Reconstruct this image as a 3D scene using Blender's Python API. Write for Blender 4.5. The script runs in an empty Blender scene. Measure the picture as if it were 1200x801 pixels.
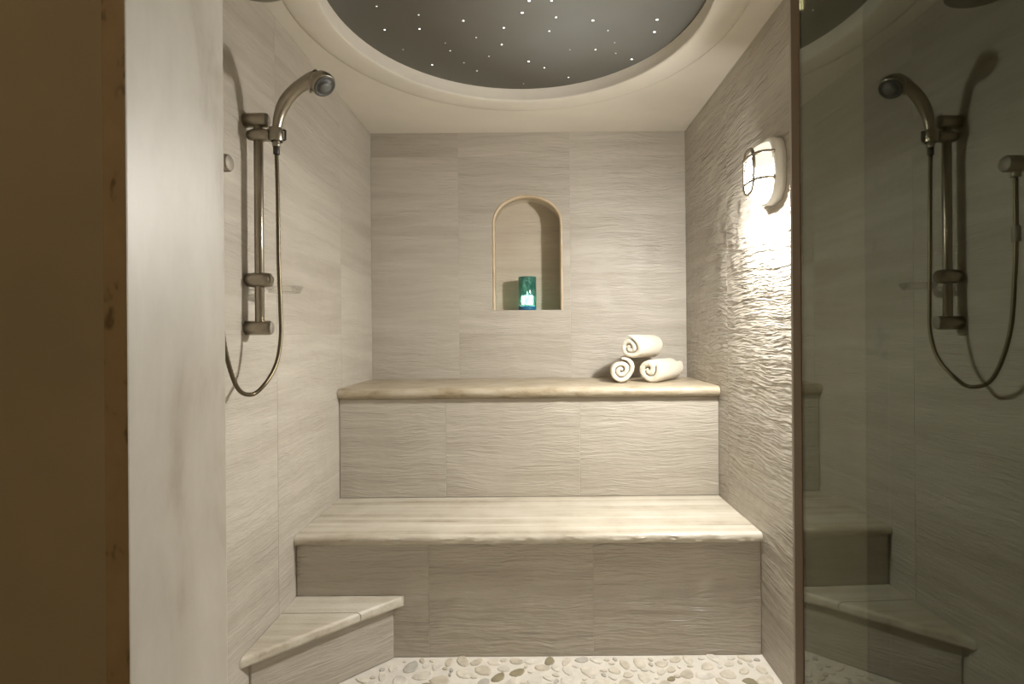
import bpy, bmesh, math, random
import numpy as np
from mathutils import Vector, Matrix

random.seed(7)
rng = np.random.default_rng(7)
scene = bpy.context.scene
col = scene.collection
PI = math.pi

# ------------------------------------------------------------------ camera
CAM_Z = 1.111
F = 620.0                      # focal length in pixels of the 1200 px wide frame
cam_d = bpy.data.cameras.new('camera')
cam_d.sensor_width = 36.0
cam_d.lens = F / 1200.0 * 36.0
cam_d.shift_x = -26.0 / 1200.0
cam_d.shift_y = -9.5 / 1200.0
cam_d.clip_start = 0.02
cam = bpy.data.objects.new('camera', cam_d)
cam.matrix_world = Matrix.Translation((0, 0, CAM_Z)) @ Matrix.Rotation(math.radians(0.45), 4, 'Y') @ Matrix.Rotation(PI / 2, 4, 'X')
col.objects.link(cam)
scene.camera = cam

# ------------------------------------------------------------------ world, exposure
world = bpy.data.worlds.new('world')
scene.world = world
world.use_nodes = True
world.node_tree.nodes['Background'].inputs[0].default_value = (0.9, 0.75, 0.55, 1)
world.node_tree.nodes['Background'].inputs[1].default_value = 0.02
vs = scene.view_settings
vs.view_transform = 'Standard'
vs.look = 'None'
vs.gamma = 1.0
vs.use_curve_mapping = False
vs.exposure = 0.2
scene.cycles.use_denoising = True
scene.cycles.max_bounces = 14
scene.cycles.diffuse_bounces = 8
scene.cycles.sample_clamp_indirect = 6.0

LAMP_STRENGTH = 285.0           # lit lower half of the bulkhead lamp
LAMP_BOTTOM = 1850.0           # its underside, next to the bulb
LAMP_UPPER = 0.8               # frosted upper half
HALL_FILL_STRENGTH = 48.0           # added fill light in the hall, behind the camera

# room planes (metres); the camera stands at x = 0, y = 0 in the hall
XL, XR = -0.826, 0.776         # finished tile faces of the side walls
YB, YF = 2.696, 0.716          # back wall, inner face of the door wall
Y0 = 0.55                      # hall face of the door wall
ZC = 2.137
JL, JR = -0.420, 0.349         # door jamb faces
UP_Y, UP_Z = 2.232, 0.887      # upper bench riser and top
LO_Y, LO_Z = 1.823, 0.425      # lower bench riser and top

# ------------------------------------------------------------------ materials
MATS = {}


def new_mat(name):
    m = bpy.data.materials.new(name)
    m.use_nodes = True
    MATS[name] = m
    nt = m.node_tree
    b = nt.nodes['Principled BSDF']
    return m, nt, b


def nd(nt, t, **kw):
    n = nt.nodes.new(t)
    for k, v in kw.items():
        setattr(n, k, v)
    return n


def vmath(nt, op, a, b):
    n = nd(nt, 'ShaderNodeVectorMath', operation=op)
    for i, s in enumerate((a, b)):
        if isinstance(s, (tuple, list)):
            n.inputs[i].default_value = s
        elif s is not None:
            nt.links.new(s, n.inputs[i])
    return n.outputs[0]


def fmath(nt, op, a, b=0.0):
    n = nd(nt, 'ShaderNodeMath', operation=op)
    for i, s in enumerate((a, b)):
        if isinstance(s, (int, float)):
            n.inputs[i].default_value = s
        else:
            nt.links.new(s, n.inputs[i])
    return n.outputs[0]


def noise(nt, vec, scale, detail=3.0, rough=0.5, dist=0.0):
    n = nd(nt, 'ShaderNodeTexNoise')
    n.inputs['Scale'].default_value = scale
    n.inputs['Detail'].default_value = detail
    n.inputs['Roughness'].default_value = rough
    n.inputs['Distortion'].default_value = dist
    nt.links.new(vec, n.inputs['Vector'])
    return n.outputs['Fac']


def ramp(nt, fac, stops):
    n = nd(nt, 'ShaderNodeValToRGB')
    e = n.color_ramp.elements
    while len(e) < len(stops):
        e.new(0.5)
    for el, (p, c) in zip(e, stops):
        el.position = p
        el.color = (*c, 1)
    nt.links.new(fac, n.inputs['Fac'])
    return n.outputs['Color']


def bump(nt, b, height, dist, strength=1.0):
    n = nd(nt, 'ShaderNodeBump')
    n.inputs['Distance'].default_value = dist
    n.inputs['Strength'].default_value = strength
    nt.links.new(height, n.inputs['Height'])
    nt.links.new(n.outputs['Normal'], b.inputs['Normal'])


def tile_pos(nt, spread=7.0):
    """world position moved by a random amount for every tile, so no two tiles match"""
    g = nd(nt, 'ShaderNodeNewGeometry')
    oi = nd(nt, 'ShaderNodeObjectInfo')
    off = vmath(nt, 'MULTIPLY', oi.outputs['Random'], (spread, spread * 1.7, spread * 0.6))
    # Random is a float: the vector node spreads it over three axes
    return vmath(nt, 'ADD', g.outputs['Position'], off), oi.outputs['Random']


def mat_ripple(name, c0, c1, dist=0.0062, rough=0.42, freq=78.0, wide=8.0, detail=4.0, twist=0.6):
    m, nt, b = new_mat(name)
    p, rnd = tile_pos(nt)
    warp = noise(nt, p, 3.2, 2.0)
    cmb = nd(nt, 'ShaderNodeCombineXYZ')
    nt.links.new(fmath(nt, 'MULTIPLY', warp, 0.05), cmb.inputs['Z'])
    pw = vmath(nt, 'ADD', p, cmb.outputs[0])
    a = vmath(nt, 'MULTIPLY', pw, (wide, wide, freq))
    c = vmath(nt, 'MULTIPLY', pw, (22.0, 22.0, 150.0))
    n1 = noise(nt, a, 1.0, detail, 0.6, twist)
    n2 = noise(nt, c, 1.0, 2.0, 0.5, 0.2)
    patch = ramp(nt, noise(nt, p, 6.0, 2.0), [(0.35, (0.35,) * 3), (0.65, (1.0,) * 3)])
    h = fmath(nt, 'MULTIPLY', fmath(nt, 'ADD', n1, fmath(nt, 'MULTIPLY', n2, 0.34)), patch)
    bump(nt, b, h, dist)
    s = vmath(nt, 'MULTIPLY', pw, (1.6, 1.6, 22.0))
    n3 = noise(nt, s, 1.0, 5.0, 0.62)
    tone = fmath(nt, 'ADD', fmath(nt, 'MULTIPLY', n3, 0.8), fmath(nt, 'MULTIPLY', rnd, 0.2))
    colr = ramp(nt, tone, [(0.3, c0), (0.75, c1)])
    nt.links.new(colr, b.inputs['Base Color'])
    b.inputs['Roughness'].default_value = rough
    b.inputs['Specular IOR Level'].default_value = 0.5
    return m


def mat_stone(name, c0, c1, c2, scale=(2.0, 26.0, 26.0), rough=0.4, dist=0.0012, pits=True):
    """vein-cut travertine: long veins along x, small pits"""
    m, nt, b = new_mat(name)
    g = nd(nt, 'ShaderNodeNewGeometry')
    p = g.outputs['Position']
    v = noise(nt, vmath(nt, 'MULTIPLY', p, scale), 1.0, 5.0, 0.6, 0.4)
    f = noise(nt, p, 9.0, 4.0, 0.6)
    t = fmath(nt, 'ADD', fmath(nt, 'MULTIPLY', v, 0.72), fmath(nt, 'MULTIPLY', f, 0.28))
    colr = ramp(nt, t, [(0.30, c0), (0.46, c1), (0.66, c2)])
    nt.links.new(colr, b.inputs['Base Color'])
    b.inputs['Roughness'].default_value = rough
    k = noise(nt, vmath(nt, 'MULTIPLY', p, (60.0, 130.0, 130.0)), 1.0, 2.0, 0.6)
    if dist:
        bump(nt, b, fmath(nt, 'ADD', k, fmath(nt, 'MULTIPLY', v, 0.8)), dist)
    return m


def mat_plain(name, c, rough=0.5, metal=0.0, nscale=0.0, var=0.08, dist=0.0, spec=0.5):
    m, nt, b = new_mat(name)
    b.inputs['Roughness'].default_value = rough
    b.inputs['Metallic'].default_value = metal
    b.inputs['Specular IOR Level'].default_value = spec
    if nscale:
        g = nd(nt, 'ShaderNodeNewGeometry')
        n = noise(nt, g.outputs['Position'], nscale, 4.0, 0.6)
        lo = tuple(x * (1 - var) for x in c)
        hi = tuple(min(1, x * (1 + var)) for x in c)
        nt.links.new(ramp(nt, n, [(0.3, lo), (0.7, hi)]), b.inputs['Base Color'])
        if dist:
            bump(nt, b, n, dist)
    else:
        b.inputs['Base Color'].default_value = (*c, 1)
    return m


def mat_emit(name, c, strength):
    m, nt, b = new_mat(name)
    b.inputs['Base Color'].default_value = (0.8, 0.8, 0.8, 1)
    b.inputs['Emission Color'].default_value = (*c, 1)
    b.inputs['Emission Strength'].default_value = strength
    return m


RIPPLE = mat_ripple('rippled_tile', (0.372, 0.335, 0.279), (0.52, 0.486, 0.422))
RIPPLE_DEEP = mat_ripple('deep_rippled_tile', (0.372, 0.335, 0.279), (0.52, 0.486, 0.422), 0.021, 0.36, 52.0, 5.5, 2.2, 0.35)
NICHE = mat_ripple('niche_tile', (0.47, 0.41, 0.32), (0.60, 0.54, 0.44), 0.007)
GROUT = mat_plain('pale_grout', (0.47, 0.44, 0.385), 0.85, nscale=40, var=0.08, dist=0.001)
PLASTER = mat_plain('cream_plaster', (0.70, 0.66, 0.58), 0.7, nscale=5, var=0.04, dist=0.002, spec=0.3)
TRAVERTINE = mat_stone('travertine', (0.22, 0.18, 0.12), (0.47, 0.425, 0.34), (0.62, 0.585, 0.505), scale=(0.8, 21.0, 21.0))
TRAV_TAN = mat_stone('tan_travertine', (0.20, 0.145, 0.075), (0.38, 0.32, 0.225), (0.50, 0.445, 0.35), scale=(9.0, 26.0, 26.0))
JAMB = mat_stone('jamb_stone', (0.34, 0.295, 0.225), (0.47, 0.435, 0.365), (0.55, 0.515, 0.445), scale=(6, 11.0, 3.4), rough=0.42, dist=0.0)
ARCH = mat_stone('arch_edge_stone', (0.44, 0.34, 0.22), (0.55, 0.44, 0.30), (0.62, 0.52, 0.38), scale=(9, 9, 9), rough=0.55)
HALLWALL = mat_plain('brown_hall_plaster', (0.35, 0.28, 0.18), 0.75, nscale=2.2, var=0.12, dist=0.002, spec=0.2)
HALLFLOOR = mat_plain('hall_floor_stone', (0.3, 0.24, 0.16), 0.6, nscale=3, var=0.15)
HALLCEIL = mat_plain('hall_ceiling_paint', (0.5, 0.43, 0.33), 0.8, nscale=3, var=0.03)
NICKEL = mat_plain('brushed_nickel', (0.34, 0.305, 0.245), 0.34, 1.0, nscale=60, var=0.06)
NICKEL_CAP = mat_plain('nickel_cap', (0.36, 0.33, 0.28), 0.7, 1.0)
HOSE = mat_plain('hose_metal', (0.13, 0.108, 0.07), 0.4, 1.0)
DARKFACE = mat_plain('spray_face_grey', (0.055, 0.055, 0.05), 0.5, nscale=120, var=0.25)
GREYPLATE = mat_plain('grey_plate', (0.12, 0.12, 0.11), 0.55)
DARKRUB = mat_plain('dark_rubber', (0.03, 0.028, 0.022), 0.5)
WHITE = mat_plain('white_enamel', (0.74, 0.72, 0.66), 0.35)
SEAL = mat_plain('bronze_edge_strip', (0.17, 0.115, 0.06), 0.45)
WICK = mat_emit('candle_glow', (1.0, 0.95, 0.76), 13.0)
DIFF_LO = mat_emit('diffuser_lit', (1.0, 0.965, 0.91), LAMP_STRENGTH)
DIFF_BOT = mat_emit('diffuser_underside', (1.0, 0.965, 0.91), LAMP_BOTTOM)
DIFF_UP = mat_emit('diffuser_frosted', (1.0, 0.93, 0.76), LAMP_UPPER)
DIFF_UP.node_tree.nodes['Principled BSDF'].inputs['Base Color'].default_value = (0.6, 0.58, 0.5, 1)
HALL_FILL = mat_emit('hall_fill_glow', (1.0, 0.82, 0.56), HALL_FILL_STRENGTH)
STAR_HI = mat_emit('star_bright', (1.0, 0.99, 0.96), 3.0)
STAR_MID = mat_emit('star_middle', (0.98, 1.0, 0.93), 0.9)
STAR_LO = mat_emit('star_faint', (0.95, 1.0, 0.9), 0.30)

# star panel: dark satin board
PANEL, nt_, b_ = new_mat('star_panel_board')
g_ = nd(nt_, 'ShaderNodeNewGeometry')
n_ = noise(nt_, g_.outputs['Position'], 1.7, 3.0, 0.5)
nt_.links.new(ramp(nt_, n_, [(0.35, (0.215, 0.21, 0.193)), (0.65, (0.24, 0.247, 0.235))]), b_.inputs['Base Color'])
b_.inputs['Roughness'].default_value = 0.75
b_.inputs['Specular IOR Level'].default_value = 0.1

# towel
TOWEL, nt_, b_ = new_mat('terry_cloth')
g_ = nd(nt_, 'ShaderNodeNewGeometry')
n_ = noise(nt_, g_.outputs['Position'], 260.0, 2.0, 0.6)
nt_.links.new(ramp(nt_, n_, [(0.3, (0.68, 0.62, 0.51)), (0.7, (0.80, 0.75, 0.64))]), b_.inputs['Base Color'])
b_.inputs['Roughness'].default_value = 0.95
b_.inputs['Sheen Weight'].default_value = 0.25
bump(nt_, b_, n_, 0.003)

# glass of the door: a real slab, refracting and reflecting
DOORGLASS, nt_, b_ = new_mat('door_glass')
b_.inputs['Base Color'].default_value = (0.21, 0.235, 0.175, 1)
b_.inputs['Roughness'].default_value = 0.0
b_.inputs['IOR'].default_value = 2.15
b_.inputs['Specular Tint'].default_value = (0.95, 1.0, 0.83, 1)
b_.inputs['Transmission Weight'].default_value = 1.0

# teal candle glass, marbled
TEAL, nt_, b_ = new_mat('teal_glass')
g_ = nd(nt_, 'ShaderNodeNewGeometry')
n_ = noise(nt_, vmath(nt_, 'MULTIPLY', g_.outputs['Position'], (40, 40, 18)), 1.0, 3.0, 0.6, 0.6)
nt_.links.new(ramp(nt_, n_, [(0.35, (0.05, 0.24, 0.20)), (0.55, (0.22, 0.52, 0.45)), (0.72, (0.62, 0.84, 0.76))]), b_.inputs['Base Color'])
b_.inputs['Roughness'].default_value = 0.12
b_.inputs['IOR'].default_value = 1.45
b_.inputs['Transmission Weight'].default_value = 0.8
BLUEGLASS = mat_plain('blue_glass_base', (0.02, 0.14, 0.26), 0.1)
CLEAR, nt_, b_ = new_mat('clear_acrylic')
b_.inputs['Base Color'].default_value = (0.93, 0.92, 0.88, 1)
b_.inputs['Roughness'].default_value = 0.08
b_.inputs['IOR'].default_value = 1.15
b_.inputs['Transmission Weight'].default_value = 1.0
b_.inputs['Alpha'].default_value = 0.55

# trim edge of the jamb facing the hall: brown stone with dark stains of their own shape
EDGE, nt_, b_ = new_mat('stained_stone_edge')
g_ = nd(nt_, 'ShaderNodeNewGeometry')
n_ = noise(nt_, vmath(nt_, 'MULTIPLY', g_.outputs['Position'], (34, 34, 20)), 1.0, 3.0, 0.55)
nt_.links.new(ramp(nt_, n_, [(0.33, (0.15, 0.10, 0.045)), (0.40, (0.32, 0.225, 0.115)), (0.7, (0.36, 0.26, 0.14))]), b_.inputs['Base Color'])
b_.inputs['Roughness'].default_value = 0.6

PEBBLES = [mat_plain('pebble_' + n, c, 0.5, nscale=30, var=0.18) for n, c in (
    ('cream', (0.60, 0.56, 0.48)), ('tan', (0.50, 0.455, 0.37)), ('grey', (0.42, 0.40, 0.355)),
    ('olive', (0.25, 0.22, 0.14)), ('sand', (0.56, 0.515, 0.43)), ('pale', (0.62, 0.585, 0.52)))]


# ------------------------------------------------------------------ helpers
def mesh_from(name, verts, faces, smooth=False):
    me = bpy.data.meshes.new(name)
    me.from_pydata([tuple(map(float, v)) for v in verts], [], faces)
    me.validate()
    bm = bmesh.new()
    bm.from_mesh(me)
    bmesh.ops.recalc_face_normals(bm, faces=bm.faces)
    bm.to_mesh(me)
    bm.free()
    if smooth:
        for p in me.polygons:
            p.use_smooth = True
    return me


def link(name, me, mat, parent=None, loc=(0, 0, 0), rotz=0.0):
    if mat is not None and me is not None and len(me.materials) == 0:
        me.materials.append(mat)
    o = bpy.data.objects.new(name, me)
    col.objects.link(o)
    o.location = loc
    o.rotation_euler = (0, 0, rotz)
    o.parent = parent
    return o


def tag(o, label, cat, group=None, kind=None):
    o['label'] = label
    o['category'] = cat
    if group:
        o['group'] = group
    if kind:
        o['kind'] = kind
    return o


def struct(o, label=None, cat=None):
    o['kind'] = 'structure'
    if label:
        o['label'] = label
    if cat:
        o['category'] = cat
    return o


def empty(name, loc=(0, 0, 0), rotz=0.0):
    return link(name, None, None, None, loc, rotz)


def box_geo(x0, x1, y0, y1, z0, z1):
    v = [(x, y, z) for x in (x0, x1) for y in (y0, y1) for z in (z0, z1)]
    f = [(0, 1, 3, 2), (4, 6, 7, 5), (0, 4, 5, 1), (2, 3, 7, 6), (0, 2, 6, 4), (1, 5, 7, 3)]
    return v, f


def boxes(name, lst, mat, parent=None, bevel=0.0, loc=(0, 0, 0)):
    V, Fc = [], []
    for b in lst:
        v, f = box_geo(*b)
        k = len(V)
        V += v
        Fc += [tuple(i + k for i in q) for q in f]
    me = mesh_from(name, V, Fc)
    if bevel:
        bm = bmesh.new()
        bm.from_mesh(me)
        bmesh.ops.bevel(bm, geom=list(bm.edges), offset=bevel, segments=2, affect='EDGES', profile=0.6)
        bm.to_mesh(me)
        bm.free()
    return link(name, me, mat, parent, loc)


def loops_geo(loops, cap0=True, cap1=True, closed=True):
    n = len(loops[0])
    V = [p for l in loops for p in l]
    Fc = []
    for i in range(len(loops) - 1):
        for j in range(n if closed else n - 1):
            k = (j + 1) % n
            Fc.append((i * n + j, i * n + k, (i + 1) * n + k, (i + 1) * n + j))
    if cap0:
        Fc.append(tuple(range(n))[::-1])
    if cap1:
        b = (len(loops) - 1) * n
        Fc.append(tuple(b + j for j in range(n)))
    return V, Fc


def sweep_geo(pts, radii, seg=16):
    pts = [Vector(p) for p in pts]
    if isinstance(radii, (int, float)):
        radii = [radii] * len(pts)
    t0 = (pts[1] - pts[0]).normalized()
    up = Vector((0, 1, 0)) if abs(t0.y) < 0.9 else Vector((1, 0, 0))
    nrm = (up - t0 * up.dot(t0)).normalized()
    loops = []
    for i, p in enumerate(pts):
        a = pts[max(i - 1, 0)]
        b = pts[min(i + 1, len(pts) - 1)]
        t = (b - a).normalized()
        nrm = (nrm - t * nrm.dot(t)).normalized()
        bn = t.cross(nrm)
        loops.append([p + (nrm * math.cos(2 * PI * j / seg) + bn * math.sin(2 * PI * j / seg)) * radii[i] for j in range(seg)])
    return loops_geo(loops)


def tube(name, pts, radii, mat, parent=None, seg=16):
    V, Fc = sweep_geo(pts, radii, seg)
    me = mesh_from(name, V, Fc, True)
    return link(name, me, mat, parent)


def catmull(P, n=10):
    P = [Vector(p) for p in P]
    P = [P[0] * 2 - P[1]] + P + [P[-1] * 2 - P[-2]]
    out = []
    for i in range(1, len(P) - 2):
        for k in range(n):
            t = k / n
            a, b, c, d = P[i - 1], P[i], P[i + 1], P[i + 2]
            out.append(0.5 * (2 * b + (c - a) * t + (2 * a - 5 * b + 4 * c - d) * t * t + (3 * b - a - 3 * c + d) * t ** 3))
    out.append(P[-2])
    return out


def rod(name, a, b, r, mat, parent=None, seg=24, bev=0.002):
    """a capped cylinder with eased rims"""
    a, b = Vector(a), Vector(b)
    d = (b - a).normalized()
    return tube(name, [a, a + d * 1e-4, a + d * bev, b - d * bev, b - d * 1e-4, b], [r - bev, r - bev * 0.95, r, r, r - bev * 0.95, r - bev], mat, parent, seg)


def lathe(name, prof, mat, parent=None, seg=32, loc=(0, 0, 0), rot=None, cap0=True, cap1=True):
    loops = [[(r * math.cos(2 * PI * j / seg), r * math.sin(2 * PI * j / seg), z) for j in range(seg)] for r, z in prof]
    V, Fc = loops_geo(loops, cap0, cap1)
    me = mesh_from(name, V, Fc, True)
    o = link(name, me, mat, parent, loc)
    if rot is not None:
        o.rotation_euler = rot
    return o


def cut(o, cutter):
    """boolean difference, baked into the object's own mesh"""
    m = o.modifiers.new('cut', 'BOOLEAN')
    m.operation = 'DIFFERENCE'
    m.object = cutter
    m.solver = 'EXACT'
    bpy.context.view_layer.update()
    dg = bpy.context.evaluated_depsgraph_get()
    me = bpy.data.meshes.new_from_object(o.evaluated_get(dg))
    o.modifiers.clear()
    o.data = me


TILE_CACHE = {}
GAP, PROUD, SUNK, BEV = 0.0013, 0.0012, 0.004, 0.0006


def tile_mesh(w, h, mat=None):
    """slab in local x/z, its face at y = 0 looking to -y, with eased edges"""
    mat = mat or RIPPLE
    k = (round(w, 4), round(h, 4), mat.name)
    if k not in TILE_CACHE:
        def rect(i, y):
            return [(i, y, i), (w - i, y, i), (w - i, y, h - i), (i, y, h - i)]
        V, Fc = loops_geo([rect(0, PROUD + SUNK), rect(0, BEV), rect(BEV, 0)])
        TILE_CACHE[k] = mesh_from('tile', V, Fc)
        TILE_CACHE[k].materials.append(mat)
    return TILE_CACHE[k]


def tile_grid(parent, us, zs, place, rotz, mat=None):
    """us, zs: joint lines; place(u, z) gives the world point of the tile's lower corner"""
    out = []
    for i in range(len(us) - 1):
        for j in range(len(zs) - 1):
            w = us[i + 1] - us[i] - GAP
            h = zs[j + 1] - zs[j] - GAP
            if w < 0.01 or h < 0.01:
                continue
            o = link('tile', tile_mesh(w, h, mat), None, parent, place(us[i] + GAP / 2, zs[j] + GAP / 2), rotz)
            out.append(o)
    return out


# ------------------------------------------------------------------ the setting
T = 0.10
ZR = [0.0, 0.26, 0.5375, 0.815, 1.115, 1.415, 1.715, 2.015, ZC]

# back wall with the arched niche
NX0, NX1, NZ0, NSP, NZ1, ND = -0.209, 0.148, 1.233, 1.672, 1.820, 0.165
ncx, nhw = (NX0 + NX1) / 2, (NX1 - NX0) / 2


def arch(off=0.0, n=24):
    """outline of the niche in x/z, moved inwards by off"""
    hw, rise = nhw - off, (NZ1 - NSP) - off
    P = [(ncx - hw, NZ0 + off), (ncx + hw, NZ0 + off)]
    for i in range(n + 1):
        a = PI * i / n
        P.append((ncx + hw * math.cos(a), NSP + rise * abs(math.sin(a)) ** 0.92))
    return P


wall_back = struct(boxes('wall_back', [(XL - T, XR + T, YB + PROUD, YB + 0.24, 0, ZC + 0.08)], GROUT), 'back wall of the steam room clad in rippled beige tiles')
cutter = link('cutter', mesh_from('cutter', *loops_geo([[(x, YB - 0.05, z) for x, z in arch(-0.001)], [(x, YB + ND + 0.012, z) for x, z in arch(-0.001)]])), None)
cut(wall_back, cutter)
tb = tile_grid(wall_back, [XL, -0.382, 0.187, XR], ZR[3:], lambda u, z: (u, YB, z), 0.0)
for o in tb:
    x0, z0 = o.location.x, o.location.z
    w = max(v.co.x for v in o.data.vertices)
    h = max(v.co.z for v in o.data.vertices)
    if x0 < NX1 and x0 + w > NX0 and z0 < NZ1 and z0 + h > NZ0:
        o.data = o.data.copy()
        cut(o, cutter)
bpy.data.objects.remove(cutter)

# lining of the niche: sides and vault, back, and the rounded stone edge round the arch
L0, L1 = [(x, YB + 0.010, z) for x, z in arch(0.0)], [(x, YB + ND, z) for x, z in arch(0.0)]
L2, L3 = [(x, YB + ND + 0.010, z) for x, z in arch(-0.006)], [(x, YB + 0.010, z) for x, z in arch(-0.006)]
V, Fc = loops_geo([L0, L1, L2, L3, L0], False, False)
lining = link('niche_lining', mesh_from('niche_lining', V, Fc), NICHE, wall_back)
V, Fc = loops_geo([[(x, YB + ND - 0.001, z) for x, z in arch(-0.003)], [(x, YB + ND + 0.008, z) for x, z in arch(-0.003)]])
link('niche_back', mesh_from('niche_back', V, Fc), NICHE, wall_back)
prof = [(0.0, 0.0125), (-0.0012, 0.008), (-0.0005, 0.002), (0.0035, -0.0022), (0.009, -0.002), (0.0125, 0.002), (0.0135, 0.0125), (0.0135, 0.050), (0.0, 0.050)]
jamb_loops = []
for off, dy in prof:
    P = arch(off - 0.001)
    P = P[1:]                                  # no edge stone along the sill
    P[0] = (P[0][0], NZ0)
    jamb_loops.append([(x, YB + dy, z) for x, z in P] + [(ncx - nhw + off - 0.001, YB + dy, NZ0)])
V, Fc = loops_geo(jamb_loops + [jamb_loops[0]], False, False, closed=False)
link('niche_edge', mesh_from('niche_edge', V, Fc, True), ARCH, wall_back)

# side walls
wall_left = struct(boxes('wall_left', [(XL - T, XL - PROUD, Y0, YB + 0.002, 0, ZC + 0.08)], GROUT), 'left wall of the steam room clad in pale rippled tiles')
US = [YF, 1.132, 1.699, 2.266, YB]
tile_grid(wall_left, US, ZR, lambda u, z: (XL, u, z), PI / 2)
wall_right = struct(boxes('wall_right', [(XR + PROUD, XR + T, Y0, YB + 0.002, 0, ZC + 0.08)], GROUT), 'right wall of the steam room clad in strongly rippled tiles')
UR = [YF, 0.99, 1.557, 2.124, YB]
tile_grid(wall_right, UR, ZR, lambda u, z: (XR, u, z), 0, RIPPLE_DEEP)   # turned below
for o in list(wall_right.children):
    w = max(v.co.x for v in o.data.vertices)
    o.location.y += w
    o.rotation_euler.z = -PI / 2

# door wall: left and right of the opening and above it, hall side in brown plaster
ZH = 2.02
wall_front = struct(boxes('wall_front', [(-1.7, JL - 0.025, Y0, YF, 0, ZC + 0.3), (JR + 0.025, 1.7, Y0, YF, 0, ZC + 0.3), (JL - 0.025, JR + 0.025, Y0, YF, ZH + 0.025, ZC + 0.3)], HALLWALL), 'brown plastered wall round the steam room doorway')
# plaster skin on the steam room side of that wall
boxes('inner_skin', [(XL, JL - 0.025, YF, YF + 0.004, 0, ZC), (JR + 0.025, XR, YF, YF + 0.004, 0, ZC), (JL - 0.025, JR + 0.025, YF, YF + 0.004, ZH + 0.025, ZC)], PLASTER, wall_front)


def jamb_slab(name, x0, x1, z0, z1, label):
    o = boxes(name, [(x0, x1, Y0 - 0.004, YF + 0.004, z0, z1)], JAMB, bevel=0.002)
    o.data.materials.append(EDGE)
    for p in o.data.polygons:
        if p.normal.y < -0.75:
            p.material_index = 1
    return struct(o, label)


jamb_slab('trim_1', JL - 0.025, JL, 0, ZH, 'polished cream stone jamb lining beside the brown wall')
jamb_slab('trim_2', JR, JR + 0.025, 0, ZH, 'stone jamb lining behind the glass door')
jamb_slab('trim_3', JL - 0.025, JR + 0.025, ZH + 0.0005, ZH + 0.025, 'stone head lining over the doorway')

# ceiling with the round recess
RC = (-0.045, 1.708)
R_IN, R_OUT = 0.612, 0.725
N = 96
circ = lambda r, z: [(RC[0] + r * math.cos(2 * PI * j / N), RC[1] + r * math.sin(2 * PI * j / N), z) for j in range(N)]


def square_loop(z):
    """points on the ceiling's outer rectangle, one per circle point"""
    x0, x1, y0, y1 = XL - T, XR + T, YF, YB + 0.2
    P = []
    for j in range(N):
        a = 2 * PI * j / N
        dx, dy = math.cos(a), math.sin(a)
        tx = ((x1 if dx > 0 else x0) - RC[0]) / dx if abs(dx) > 1e-6 else 1e9
        ty = ((y1 if dy > 0 else y0) - RC[1]) / dy if abs(dy) > 1e-6 else 1e9
        t = min(tx, ty)
        P.append((RC[0] + dx * t, RC[1] + dy * t, z))
    return P


V, Fc = loops_geo([square_loop(ZC), circ(R_OUT - 0.01, ZC), circ(R_OUT - 0.01, ZC + 0.10), square_loop(ZC + 0.10), square_loop(ZC)], False, False)
ceiling = struct(link('ceiling', mesh_from('ceiling', V, Fc), PLASTER), 'cream plaster ceiling with a round recess')
ring = [(R_OUT, ZC + 0.01), (R_OUT, ZC - 0.0005), (R_OUT - 0.008, ZC - 0.003), (R_OUT - 0.022, ZC - 0.0052), (R_OUT - 0.05, ZC - 0.006),
        (R_IN + 0.03, ZC - 0.006), (R_IN + 0.006, ZC - 0.005), (R_IN + 0.001, ZC - 0.003), (R_IN, ZC + 0.002), (R_IN, ZC + 0.046),
        (R_IN - 0.004, ZC + 0.049), (R_IN - 0.004, ZC + 0.06), (R_OUT, ZC + 0.06)]
V, Fc = loops_geo([circ(r, z) for r, z in ring] + [circ(*ring[0])], False, False)
o = link('trim_4', mesh_from('trim_4', V, Fc, True), PLASTER)
struct(o, 'rounded cream plaster ring round the starlit ceiling recess')

# floor: steam room base and hall
floor = struct(boxes('floor', [(XL - T, XR + T, Y0, LO_Y + 0.05, -0.06, 0.0)], mat_plain('floor_grout', (0.64, 0.605, 0.54), 0.8, nscale=25, var=0.06, dist=0.001)), 'pebble mosaic floor of the steam room')
hall_floor = struct(boxes('floor_hall', [(-1.7, 1.7, -2.1, Y0, -0.06, 0.0)], HALLFLOOR), 'brown stone floor of the hall')
struct(boxes('wall_hall_left', [(-1.75, -1.7, -2.1, Y0, 0, ZC + 0.3)], HALLWALL), 'brown plastered side wall of the hall')
struct(boxes('wall_hall_right', [(1.7, 1.75, -2.1, Y0, 0, ZC + 0.3)], HALLWALL), 'brown plastered far side wall of the hall')
struct(boxes('wall_hall_back', [(-1.75, 1.75, -2.15, -2.1, 0, ZC + 0.3)], HALLWALL), 'brown plastered end wall of the hall')
struct(boxes('ceiling_hall', [(-1.75, 1.75, -2.15, Y0, ZC + 0.3, ZC + 0.35)], HALLCEIL), 'painted ceiling of the hall')

# pebbles, flat-cut, set in pale grout


def pebble_mesh(seed):
    r = random.Random(seed)
    n = 10
    ph = [r.uniform(0, 2 * PI) for _ in range(3)]
    rad = [1 + 0.10 * math.sin(2 * 2 * PI * j / n + ph[0]) + 0.09 * math.sin(3 * 2 * PI * j / n + ph[1]) + r.uniform(-0.05, 0.05) for j in range(n)]
    lp = lambda s, z: [(s * rad[j] * math.cos(2 * PI * j / n), s * rad[j] * math.sin(2 * PI * j / n), z) for j in range(n)]
    V, Fc = loops_geo([lp(1.0, -0.004), lp(1.0, 0.0014), lp(0.86, 0.0036)], False, True)
    return mesh_from('pebble', V, Fc)


protos = [[pebble_mesh(v) for v in range(5)] for _ in PEBBLES]
for k, row in enumerate(protos):
    for me in row:
        me.materials.append(PEBBLES[k])

spots = []
cell = {}
tries = 0


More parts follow.
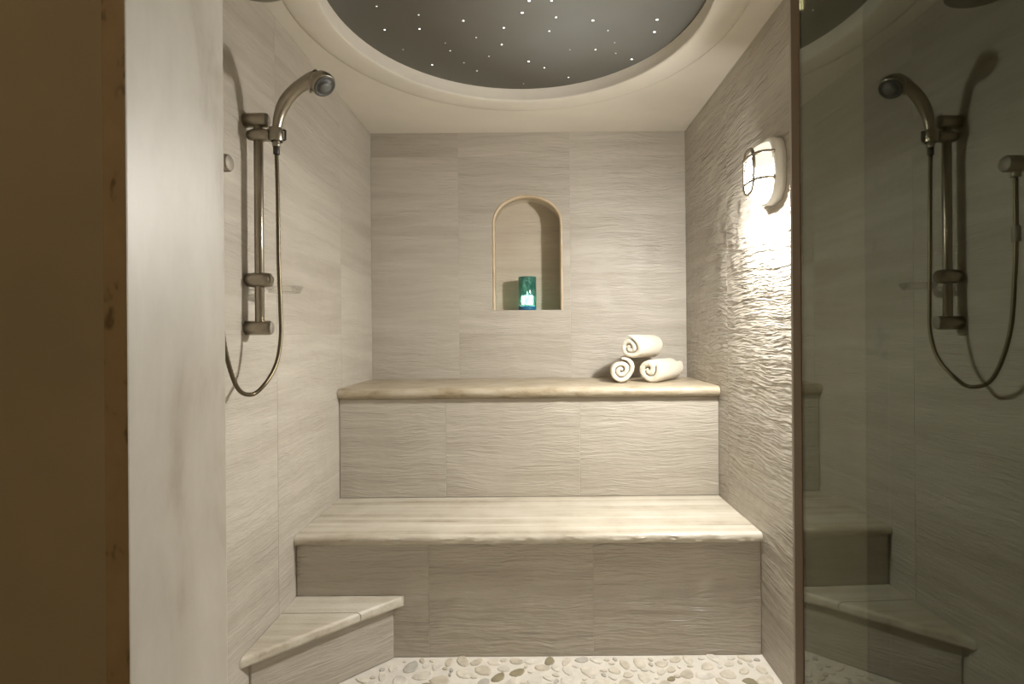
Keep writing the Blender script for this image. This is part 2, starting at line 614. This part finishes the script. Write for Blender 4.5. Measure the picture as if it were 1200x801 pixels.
def in_step(x, y):
    return (x - XL) / 0.345 + (LO_Y - y) / 0.31 < 1.12


while tries < 26000:
    tries += 1
    big = tries < 5000
    a = random.uniform(0.021, 0.034) if big else random.uniform(0.009, 0.02)
    b = a * random.uniform(0.55, 0.85)
    x, y = random.uniform(XL + 0.03, XR - 0.03), random.uniform(YF + 0.03, LO_Y - 0.018)
    if in_step(x, y) or y + b > LO_Y + 0.004 or x - a < XL or x + a > XR:
        continue
    r = (a + b) / 2
    ci, cj = int(x / 0.07), int(y / 0.07)
    ok = True
    for di in (-1, 0, 1):
        for dj in (-1, 0, 1):
            for (X2, Y2, r2) in cell.get((ci + di, cj + dj), ()):
                if (x - X2) ** 2 + (y - Y2) ** 2 < (r + r2 + 0.0025) ** 2:
                    ok = False
                    break
            if not ok:
                break
        if not ok:
            break
    if ok:
        cell.setdefault((ci, cj), []).append((x, y, r))
        spots.append((x, y, a, b, random.uniform(0, PI)))
spots.sort(key=lambda s: -(s[1] + s[2] * 3.0 + 0.1 * min(0, s[0])))
weights = [3, 1.8, 1.6, 0.5, 2.5, 3.5]
V, Fc, idx = [], [], []
for i, (x, y, a, b, rot) in enumerate(spots):
    k = random.choices(range(6), weights)[0]
    me = protos[k][random.randrange(5)]
    if i < 300:
        o = link('pebble', me, None, floor, (x, y, 0), rot)
        o.scale = (a, b, 1)
    else:
        base = len(V)
        M = Matrix.Translation((x, y, 0)) @ Matrix.Rotation(rot, 4, 'Z') @ Matrix.Diagonal((a, b, 1, 1))
        V += [tuple(M @ v.co) for v in me.vertices]
        Fc += [tuple(base + q for q in p.vertices) for p in me.polygons]
        idx += [k] * len(me.polygons)
me = bpy.data.meshes.new('pebbles')
me.from_pydata(V, [], Fc)
for m in PEBBLES:
    me.materials.append(m)
me.polygons.foreach_set('material_index', idx)
o = link('pebble_field', me, None, floor)
o['kind'] = 'stuff'


# ------------------------------------------------------------------ benches
def nosed_slab(name, x0, x1, yf, yb, z1, t, r, mat, parent, rough=0.0, nose=True, seed=1):
    """stone plank along x with a rounded front edge at yf"""
    rr = random.Random(seed)
    n = 90
    if nose:
        prof = [(yb, z1), (yf + r, z1)]
        for i in range(1, 8):
            a = PI * i / 8
            prof.append((yf + r - r * math.sin(a), z1 - t / 2 + t / 2 * math.cos(a)))
        prof += [(yf + r, z1 - t), (yb, z1 - t)]
    else:
        prof = [(yb, z1), (yf + 0.0015, z1), (yf, z1 - 0.0015), (yf, z1 - t), (yb, z1 - t)]
    ph = [rr.uniform(0, 6) for _ in range(6)]
    loops = []
    for i in range(n + 1):
        x = x0 + (x1 - x0) * i / n
        L = []
        for k, (y, z) in enumerate(prof):
            e = 0.0
            if nose and 1 < k < len(prof) - 2:
                e = rough * (math.sin(x * 37 + ph[k % 6]) * 0.5 + math.sin(x * 91 + ph[(k + 2) % 6]) * 0.3 + rr.uniform(-0.5, 0.5))
            L.append((x, y + e, z + e * 0.4))
        loops.append(L)
    V, Fc = loops_geo(loops)
    me = mesh_from(name, V, Fc, True)
    bm = bmesh.new()
    bm.from_mesh(me)
    for e in bm.edges:
        if len(e.link_faces) == 2 and e.calc_face_angle(0) > 0.7:
            e.smooth = False
    bm.to_mesh(me)
    bm.free()
    return link(name, me, mat, parent)


E = 0.0015
upper = empty('upper_bench')
tag(upper, 'upper travertine bench with rounded edge under the arched niche', 'bench')
boxes('bench_core', [(XL + E, XR - E, UP_Y + PROUD, YB - E, 0.001, UP_Z - 0.046)], GROUT, upper)
nosed_slab('seat_slab', XL + E, XR - E, UP_Y - 0.026, YB - E, UP_Z, 0.045, 0.024, TRAV_TAN, upper, 0.0012, seed=3)
for a, b in ((XL + 0.003, -0.376), (-0.376, 0.19), (0.19, XR - 0.003)):
    link('riser_tile', tile_mesh(b - a - GAP, UP_Z - 0.0455 - LO_Z - 0.003), None, upper, (a + GAP / 2, UP_Y, LO_Z + 0.002))

lower = empty('lower_bench')
tag(lower, 'lower travertine bench with a darker rough front edge above the floor', 'bench')
boxes('bench_core', [(XL + E, XR - E, LO_Y + PROUD, UP_Y - E, 0.001, LO_Z - 0.036)], GROUT, lower)
nosed_slab('seat_slab', XL + E, XR - E, LO_Y - 0.02, 1.9665, LO_Z, 0.033, 0.014, TRAVERTINE, lower, 0.003, seed=5)
nosed_slab('seat_slab', XL + E, XR - E, 1.9700, UP_Y - E, LO_Z - 0.0012, 0.033, 0.01, TRAVERTINE, lower, 0, nose=False, seed=6)
for a, b in ((XL + 0.003, -0.370), (-0.370, 0.197), (0.197, XR - 0.003)):
    link('riser_tile', tile_mesh(b - a - GAP, LO_Z - 0.0335 - 0.004, RIPPLE_DEEP), None, lower, (a + GAP / 2, LO_Y, 0.003))

# corner step
step = empty('corner_step')
tag(step, 'small triangular travertine corner step against the left wall', 'step')
SZ = 0.214
A, B, C = Vector((XL + E, LO_Y - E)), Vector((-0.452, LO_Y - E)), Vector((XL + E, 1.470))


def prism(name, pts, z0, z1, mat, parent, nose_dir=None, r=0.012):
    V, Fc = loops_geo([[(p[0], p[1], z0) for p in pts], [(p[0], p[1], z1) for p in pts]])
    me = mesh_from(name, V, Fc)
    if nose_dir is not None:
        bm = bmesh.new()
        bm.from_mesh(me)
        es = [e for e in bm.edges if abs((e.verts[1].co - e.verts[0].co).normalized().dot(nose_dir)) > 0.999]
        bmesh.ops.bevel(bm, geom=es, offset=r, segments=5, affect='EDGES', profile=0.5)
        bm.to_mesh(me)
        bm.free()
    return link(name, me, mat, parent)


hyp = (B - C).normalized()
ysp = 1.712
s = (ysp - C.y) / (B.y - C.y)
D = C + (B - C) * s
Bt = B - hyp * 0.018
prism('tread_slab', [A, (A.x, ysp + 0.001), (D.x + 0.001, ysp + 0.001), (Bt.x, Bt.y), (B.x - 0.004, B.y)], SZ - 0.034, SZ, TRAVERTINE, step, Vector((hyp.x, hyp.y, 0)))
prism('tread_slab', [(A.x, ysp - 0.001), (C.x, C.y), (D.x - 0.001, ysp - 0.001)], SZ - 0.034, SZ - 0.0005, TRAVERTINE, step, Vector((hyp.x, hyp.y, 0)))
B2, C2 = Vector((-0.488, LO_Y - E)), Vector((XL + E, 1.514))
prism('step_core', [A, (C2.x, C2.y + 0.004), (B2.x - 0.004, B2.y)], 0.001, SZ - 0.0345, GROUT, step)
ln = (B2 - C2).length
ang = math.atan2(B2.y - C2.y, B2.x - C2.x)
u2 = (B2 - C2).normalized()
off = Vector((u2.y, -u2.x)) * 0.0005
st = link('riser_tile', tile_mesh(ln - 0.012, SZ - 0.0345 - 0.004), None, step, (C2.x + u2.x * 0.006 + off.x, C2.y + u2.y * 0.006 + off.y, 0.003), ang)

# ------------------------------------------------------------------ star panel
panel = empty('star_panel')
tag(panel, 'dark round ceiling panel with tiny fibre optic star lights', 'star ceiling')
PZ = ZC + 0.0465
lathe('panel_board', [(R_IN - 0.002, 0.0), (R_IN - 0.002, 0.0025)], PANEL, panel, 96, (RC[0], RC[1], PZ))
px_stars = [(441.4, 7.4, 1), (450.8, 35, 2), (490.6, 17.4, 1), (491.6, 34, 2), (472.4, 58, 0), (543, 24.4, 2), (558, 44, 1), (521.8, 50.4, 0),
            (527.6, 59.4, 1), (506.4, 76, 2), (543.6, 73.6, 1), (559, 83, 1), (573, 66, 1), (588, 52.4, 2), (590.4, 32.6, 2), (612, 15, 3),
            (613.6, 98, 0), (620.2, 1, 3), (646.2, 1, 2), (651.7, 20.4, 2), (643.7, 36.5, 2), (694.8, 24, 3), (712.5, 35.8, 1), (720.4, 50, 0),
            (697.9, 58.3, 2), (721.5, 62.5, 1), (667.9, 58.3, 0), (619.6, 72.1, 3), (637.9, 79.4, 2), (666.2, 90.6, 2), (740.2, 69.4, 3),
            (770, 23.1, 3), (766.9, 37.5, 3)]
pts = []
ca, sa = math.cos(math.radians(0.45)), math.sin(math.radians(0.45))
for x, y, k in px_stars:                       # where these stars sit on the panel
    u, v = (x - 626) / F, (391 - y) / F
    u, v = u * ca + v * sa, v * ca - u * sa
    d = (PZ - CAM_Z) / v
    pts.append((u * d, d, k))
rs = random.Random(11)
for _ in range(60):                            # the rest of the panel, outside the frame
    a, r = rs.uniform(0, 2 * PI), R_IN * 0.94 * math.sqrt(rs.random())
    x, y = RC[0] + r * math.cos(a), RC[1] + r * math.sin(a)
    if y < 1.62:
        pts.append((x, y, rs.choice((0, 1, 1, 2, 2, 3))))
star_me = {}
for k, (r, m) in enumerate(((0.0026, STAR_LO), (0.003, STAR_MID), (0.0034, STAR_HI), (0.0045, STAR_HI))):
    V, Fc = loops_geo([[(r * c * math.cos(2 * PI * j / 10), r * c * math.sin(2 * PI * j / 10), z) for j in range(10)] for c, z in ((1, 0.0006), (0.95, -0.0001), (0.5, -0.0003))], False, True)
    star_me[k] = mesh_from('star_light', V, Fc, True)
    star_me[k].materials.append(m)
for x, y, k in pts:
    link('star_light', star_me[k], None, panel, (x, y, PZ))


# ------------------------------------------------------------------ bulkhead lamp on the right wall
def super_loop(a, b, n, e=2.8, seg=48, c=(0, 0)):
    L = []
    for j in range(seg):
        t = 2 * PI * j / seg
        ct, st_ = math.cos(t), math.sin(t)
        L.append((-n, c[0] + a * math.copysign(abs(ct) ** (2 / e), ct), c[1] + b * math.copysign(abs(st_) ** (2 / e), st_)))
    return L


LAMP = (XR - 0.0005, 1.692, 1.622)
lamp = empty('bulkhead_lamp', LAMP)
tag(lamp, 'white oval bulkhead wall lamp with guard bars, lit', 'wall lamp')
a, b = 0.075, 0.104
V, Fc = loops_geo([super_loop(a, b, 0), super_loop(a, b, 0.030), super_loop(a - 0.004, b - 0.004, 0.037), super_loop(a - 0.012, b - 0.012, 0.038), super_loop(a - 0.012, b - 0.012, 0.028)])
link('housing', mesh_from('housing', V, Fc, True), WHITE, lamp)
rows = []
for i in range(9):
    t = (PI / 2) * i / 8.6
    s_ = math.cos(t) ** 0.42
    rows.append(super_loop((a - 0.0125) * s_, (b - 0.0125) * s_, 0.030 + 0.054 * math.sin(t) ** 1.2, 2.6))
V, Fc = loops_geo(rows, False, True)
def face_info(f):
    P = [Vector(V[i]) for i in f[:4]]
    n = (P[2] - P[0]).cross(P[3] - P[1]).normalized()
    if n.x > 0 or (abs(n.x) < 1e-3 and n.z * sum(p.z for p in P) < 0):
        n = -n
    z = sum(V[i][2] for i in f) / len(f)
    return 'diffuser_upper' if z >= 0.004 else ('diffuser_underside' if n.z < -0.55 else 'diffuser_front')


kinds = [face_info(f) for f in Fc]
for nm, mat in (('diffuser_upper', DIFF_UP), ('diffuser_front', DIFF_LO), ('diffuser_underside', DIFF_BOT)):
    fs = [f for f, k in zip(Fc, kinds) if k == nm]
    used = sorted({i for f in fs for i in f})
    mp = {i: k for k, i in enumerate(used)}
    me = bpy.data.meshes.new(nm)
    me.from_pydata([V[i] for i in used], [], [tuple(mp[i] for i in f) for f in fs])
    for p in me.polygons:
        p.use_smooth = True
    link(nm, me, mat, lamp)
# guard: an oval hoop and two cross bars
hoop = [Vector((-0.085, y, z)) for _, y, z in super_loop(0.040, 0.070, 0, 2.8, 40)]
tube('guard_hoop', hoop + hoop[:2], 0.0055, NICKEL, lamp, 8)
for z in (0.045, -0.035):
    P = [(-0.034, -0.070, z), (-0.066, -0.066, z), (-0.084, -0.042, z), (-0.088, 0, z), (-0.084, 0.042, z), (-0.066, 0.066, z), (-0.034, 0.070, z)]
    tube('guard_bar', catmull(P, 6), 0.0052, NICKEL, lamp, 8)

# ------------------------------------------------------------------ shower on the left wall
SY = 1.52


def sp(x, y, Y=SY):
    """point at depth Y seen at this spot of the frame (used once, to read sizes off the photograph)"""
    u, v = (x - 626) / F, (391 - y) / F
    u, v = u * ca + v * sa, v * ca - u * sa
    return Vector((u * Y, Y, CAM_Z + v * Y))


rail = empty('shower_rail')
tag(rail, 'brushed nickel shower slide rail on the left wall with clear soap dish', 'shower rail')
RX = sp(303.5, 250).x
zt, zb = sp(303, 141).z, sp(303, 384).z
rod('rail_bar', (RX, SY, zb), (RX, SY, zt), 0.0125, NICKEL, rail)
for z, ex in ((zt, 0.066), (zb, 0.072)):
    o = rod('bracket', (XL - 0.001, SY, z), (XL + ex - 0.003, SY, z), 0.0205, NICKEL, rail)
    rod('end_cap', (XL + ex - 0.006, SY, z), (XL + ex, SY, z), 0.019, NICKEL_CAP, o)
zh = sp(303, 159).z
hx = sp(325, 159).x
pr = [(0.008, -0.040), (0.013, -0.036), (0.0175, -0.020), (0.0185, 0.0), (0.0170, 0.015), (0.0175, hx - RX - 0.010 - 0.0185)]
hd = lathe('holder', pr, NICKEL, rail, 28, (RX + 0.010, SY - 0.004, zh), (0, PI / 2, 0))
lathe('holder_ring', [(0.0150, -0.019), (0.0185, -0.019), (0.0195, -0.017), (0.0195, 0.016), (0.0185, 0.018), (0.0150, 0.018), (0.0150, -0.019)], NICKEL, rail, 28, (hx, SY - 0.006, zh), None, False, False)
V, Fc = sweep_geo([(hx + 0.021, SY - 0.006, zh - 0.016), (hx + 0.026, SY - 0.006, zh - 0.014), (hx + 0.026, SY - 0.006, zh + 0.012), (hx + 0.021, SY - 0.006, zh + 0.014)], 0.003, 8)
link('lock_lever', mesh_from('lock_lever', V, Fc, True), DARKRUB, rail)
zs = sp(303, 328).z
lathe('slider_knob', [(0.012, -0.038), (0.0195, -0.032), (0.022, -0.012), (0.022, 0.012), (0.0195, 0.03), (0.012, 0.036)], NICKEL, rail, 28, (RX, SY, zs), (0, PI / 2, 0))
dish = lathe('soap_dish', [(0.004, -0.008), (0.040, -0.008), (0.050, 0.008), (0.052, 0.008), (0.043, -0.011), (0.004, -0.011)], CLEAR, rail, 36, (RX + 0.046, SY + 0.054, zs - 0.022))

hs = empty('hand_shower')
tag(hs, 'curved brushed nickel hand shower with dark spray face in its holder', 'hand shower')
Yh = SY - 0.006
P = [sp(x, y, Yh - d) for x, y, d in ((324, 172, 0), (324, 158, 0), (325, 146, .001), (329, 130, .004), (337, 115, .010), (349, 103, .020), (362, 95, .031), (373, 91.5, .039))]
hp = catmull(P, 6)
nh = len(hp)
rad = [0.0105 + 0.0066 * max(0, min(1, (i - nh * 0.18) / (nh * 0.3))) for i in range(nh)]
rad = [r if i < nh * 0.75 else r + 0.006 * (i / nh - 0.75) / 0.25 for i, r in enumerate(rad)]
tube('handle', hp, rad, NICKEL, hs, 20)
nrm = Vector((0.62, -0.22, -0.75)).normalized()
q = nrm.to_track_quat('Z', 'Y').to_euler()
hc = sp(376.5, 96.5, Yh - 0.043)
lathe('spray_head', [(0.006, -0.026), (0.02, -0.022), (0.030, -0.010), (0.0345, 0.004), (0.0345, 0.013), (0.032, 0.017)], NICKEL, hs, 32, hc, q)
face = lathe('spray_face', [(0.0315, 0.015), (0.0315, 0.0185), (0.027, 0.020), (0.025, 0.018), (0.021, 0.018), (0.0195, 0.021), (0.004, 0.0225)], DARKFACE, hs, 32, hc, q)
lathe('centre_plate', [(0.017, 0.0195), (0.016, 0.0235), (0.003, 0.0245)], GREYPLATE, face, 24, (0, 0, 0))
tube('mode_lever', [hc + nrm * 0.006 + Vector((-0.028, -0.004, -0.014)), hc + nrm * 0.012 + Vector((-0.034, -0.006, -0.022))], 0.004, NICKEL, hs, 8)
bz = sp(324, 172, Yh)
rod('hose_nut', bz + Vector((0, 0, -0.022)), bz + Vector((0, 0, 0.002)), 0.0088, DARKRUB, hs, 12, 0.001)

# water outlet on the same wall, hidden by the jamb but seen in the glass
OY, OZ, OX = 1.286, 1.532, -0.736
outlet = empty('water_outlet')
tag(outlet, 'nickel wall water outlet behind the stone jamb, hose hanging from it', 'water outlet')
o = rod('outlet_body', (XL - 0.001, OY, OZ), (OX - 0.003, OY, OZ), 0.021, NICKEL, outlet)
rod('end_cap', (OX - 0.006, OY, OZ), (OX, OY, OZ), 0.0195, NICKEL_CAP, o)
rod('wall_rose', (XL - 0.001, OY, OZ), (XL + 0.008, OY, OZ), 0.032, NICKEL, outlet)
rod('hose_nut', (OX - 0.030, OY, OZ - 0.034), (OX - 0.030, OY, OZ - 0.016), 0.0115, NICKEL, outlet, 12, 0.001)

HX = OX - 0.030
hose_pts = [bz + Vector((0, 0, -0.022)), sp(325.5, 230, Yh), sp(326.5, 300, Yh), sp(328.5, 360, Yh - 0.002), sp(329, 395, Yh - 0.008), sp(324, 425, Yh - 0.03),
            sp(311, 449, Yh - 0.075), (-0.752, 1.405, sp(293, 462, 1.405).z), (-0.758, 1.345, sp(270, 452, 1.345).z), (HX, 1.305, 1.10), (HX, 1.290, 1.25), (HX, OY, 1.36), (HX, OY, OZ - 0.0355)]
hose = empty('shower_hose')
tag(hose, 'flexible dark metal shower hose hanging in a loop by the wall', 'shower hose')
hpts = catmull(hose_pts, 22)
tube('hose_tube', hpts, [0.0052 + 0.0006 * (i % 2) for i in range(len(hpts))], HOSE, hose, 12)
rod('hose_collar', (HX, OY, 1.335), (HX, OY, 1.375), 0.010, NICKEL_CAP, hose, 16, 0.002)

# rain head high above, seen only in the glass
rain = empty('rain_shower_head')
tag(rain, 'round overhead rain shower head on a wall arm', 'shower head')
RP = Vector((-0.672, 1.25, 1.955))
lathe('head_disc', [(0.088, 0.0), (0.095, 0.003), (0.095, 0.010), (0.05, 0.018), (0.016, 0.026), (0.012, 0.05)], NICKEL, rain, 40, RP)
tube('arm', catmull([(XL - 0.001, 1.25, 2.03), (-0.76, 1.25, 2.035), (-0.69, 1.25, 2.028), (-0.672, 1.25, 2.0)], 6), 0.010, NICKEL, rain, 14)
rod('wall_rose', (XL - 0.001, 1.25, 2.03), (XL + 0.008, 1.25, 2.03), 0.028, NICKEL, rain)


# ------------------------------------------------------------------ rolled towels
def towel_roll(name, front, back, r, seed, turns, squash, label):
    """a towel rolled up: one thick spiral ribbon, laid along front -> back"""
    rr = random.Random(seed)
    front, back = Vector(front), Vector(back)
    ax = (back - front).normalized()
    Ln = (back - front).length
    side = ax.cross(Vector((0, 0, 1))).normalized()
    up = side.cross(ax).normalized()
    per = 26
    n = int(per * turns)
    pitch = r * 0.92 / turns
    ph = [rr.uniform(0, 2 * PI) for _ in range(6)]
    a0 = rr.uniform(0, 2 * PI)
    slices = [0, 0.004, 0.014, 0.06, 0.13, 0.2, Ln - 0.014, Ln - 0.004, Ln]
    shr = [0.55, 0.80, 1, 1, 1, 1, 1, 0.8, 0.55]
    rings = []
    for s_, sh in zip(slices, shr):
        ro, ri = [], []
        for i in range(n + 1):
            th = a0 + 2 * PI * i / per
            mid = r * 0.08 + pitch * i / per + 0.0
            th_k = pitch * 0.985 * min(1, 0.35 + i / per) * 0.5
            tail = max(0, 1 - (n - i) / 5.0)
            th_k *= 1 - 0.6 * tail
            w = 1 + 0.07 * math.sin(2 * th + ph[0] + s_ * 6) + 0.045 * math.sin(3 * th + ph[1] - s_ * 9) + 0.015 * rr.uniform(-1, 1)
            for lst, rad_ in ((ro, mid + th_k * sh - pitch * 0.5 + r * 0.0), (ri, mid - th_k * sh - pitch * 0.5)):
                rad_ = max(rad_, 0.0015)
                jit = rr.uniform(-0.003, 0.003) if s_ in (0, Ln) else 0
                p = front + ax * (s_ + jit) + side * (rad_ * w * math.cos(th)) + up * (rad_ * w * squash * math.sin(th))
                lst.append(p)
        rings.append(ro + ri[::-1])
    V, Fc = loops_geo(rings, False, False)
    m = len(rings[0])
    for bq in (0, (len(rings) - 1) * m):
        for i in range(n):
            Fc.append((bq + i, bq + i + 1, bq + m - 2 - i, bq + m - 1 - i))
    o = link(name, mesh_from(name, V, Fc, True), TOWEL)
    sm = o.modifiers.new('soft', 'SUBSURF')
    sm.levels = sm.render_levels = 1
    return tag(o, label, 'towel', 'rolled towels on the upper bench')


towel_roll('towel_roll', (0.388, 2.372, UP_Z + 0.0570), (0.425, 2.60, UP_Z + 0.0570), 0.067, 2, 2.6, 0.97, 'rolled cream towel on the bench with a tight round spiral end')
towel_roll('towel_roll', (0.512, 2.382, UP_Z + 0.0590), (0.672, 2.575, UP_Z + 0.0590), 0.070, 5, 2.1, 0.94, 'rolled cream towel on the bench nearest the right wall, loosely wound')
towel_roll('towel_roll', (0.430, 2.392, UP_Z + 0.1600), (0.578, 2.575, UP_Z + 0.1600), 0.066, 9, 2.4, 0.94, 'rolled cream towel lying on top of the two others')

# ------------------------------------------------------------------ candle glass in the niche
cg = empty('candle_glass', (-0.034, YB + 0.066, NZ0 + 0.0005))
tag(cg, 'teal marbled glass candle holder glowing in the arched niche', 'candle holder')
R = 0.047
lathe('glass_cup', [(R - 0.001, 0.022), (R, 0.024), (R, 0.172), (R - 0.002, 0.174), (R - 0.004, 0.172), (R - 0.004, 0.026), (0.002, 0.024)], TEAL, cg, 40, cap0=True, cap1=True)
lathe('glass_base', [(R - 0.004, 0.0), (R, 0.003), (R, 0.0218)], BLUEGLASS, cg, 40)
lathe('candle', [(0.040, 0.0265), (0.041, 0.050), (0.036, 0.054), (0.002, 0.050)], WICK, cg, 28)
tube('flame', [(0, 0, 0.052), (0, 0, 0.062), (0, 0, 0.072), (0, 0, 0.084)], [0.002, 0.006, 0.005, 0.0006], WICK, cg, 10)

# ------------------------------------------------------------------ glass door, swung open into the hall
DC, DT = 0.2635, -0.027
yh = 0.495                                     # hinged edge
ya = -0.24                                     # free edge, behind the camera
ang = math.atan2(1.0, DT)
door = struct(empty('door_1', (DC + DT * yh, yh, 0)), 'frameless tinted glass door standing open, mirroring the shower', None)
door.rotation_euler = (0, 0, math.atan(-DT))
Ld = (yh - ya)
boxes('glass_pane', [(0, 0.010, -Ld, 0, 0.015, 2.0)], DOORGLASS, door, 0.0008)
boxes('edge_strip', [(-0.0005, 0.0105, 0.0003, 0.0150, 0.015, 2.0)], SEAL, door, 0.0008)
boxes('bottom_pivot', [(-0.006, 0.016, -0.11, -0.01, 0.0, 0.05)], NICKEL, door, 0.002)
boxes('top_pivot', [(-0.006, 0.016, -0.11, -0.01, 1.965, 2.012)], NICKEL, door, 0.002)
boxes('pivot_arm', [(0.0, 0.010, -0.03, 0.06, 2.012, 2.03), ], NICKEL, door, 0.002)

# ------------------------------------------------------------------ unseen fill light, added to brighten the hall side
hl = empty('hall_fill_light', (-0.5, -1.0, ZC + 0.3))
tag(hl, 'added round fill light under the hall ceiling, out of view', 'fill light')
lathe('fill_base', [(0.15, -0.03), (0.16, -0.025), (0.16, 0.0)], WHITE, hl, 32)
lathe('fill_glass', [(0.02, -0.075), (0.09, -0.065), (0.135, -0.045), (0.148, -0.0305)], HALL_FILL, hl, 32)

# ------------------------------------------------------------------ put every thing's origin at the middle of its base
bpy.context.view_layer.update()
for root in [o for o in col.objects if o.type == 'EMPTY' and o.parent is None and o.location.length < 1e-6]:
    P = [o.matrix_world @ Vector(c) for o in root.children_recursive for c in o.bound_box]
    c = Vector(((min(p.x for p in P) + max(p.x for p in P)) / 2, (min(p.y for p in P) + max(p.y for p in P)) / 2, min(p.z for p in P)))
    root.location = c
    for ch in root.children:
        ch.location = ch.location - c
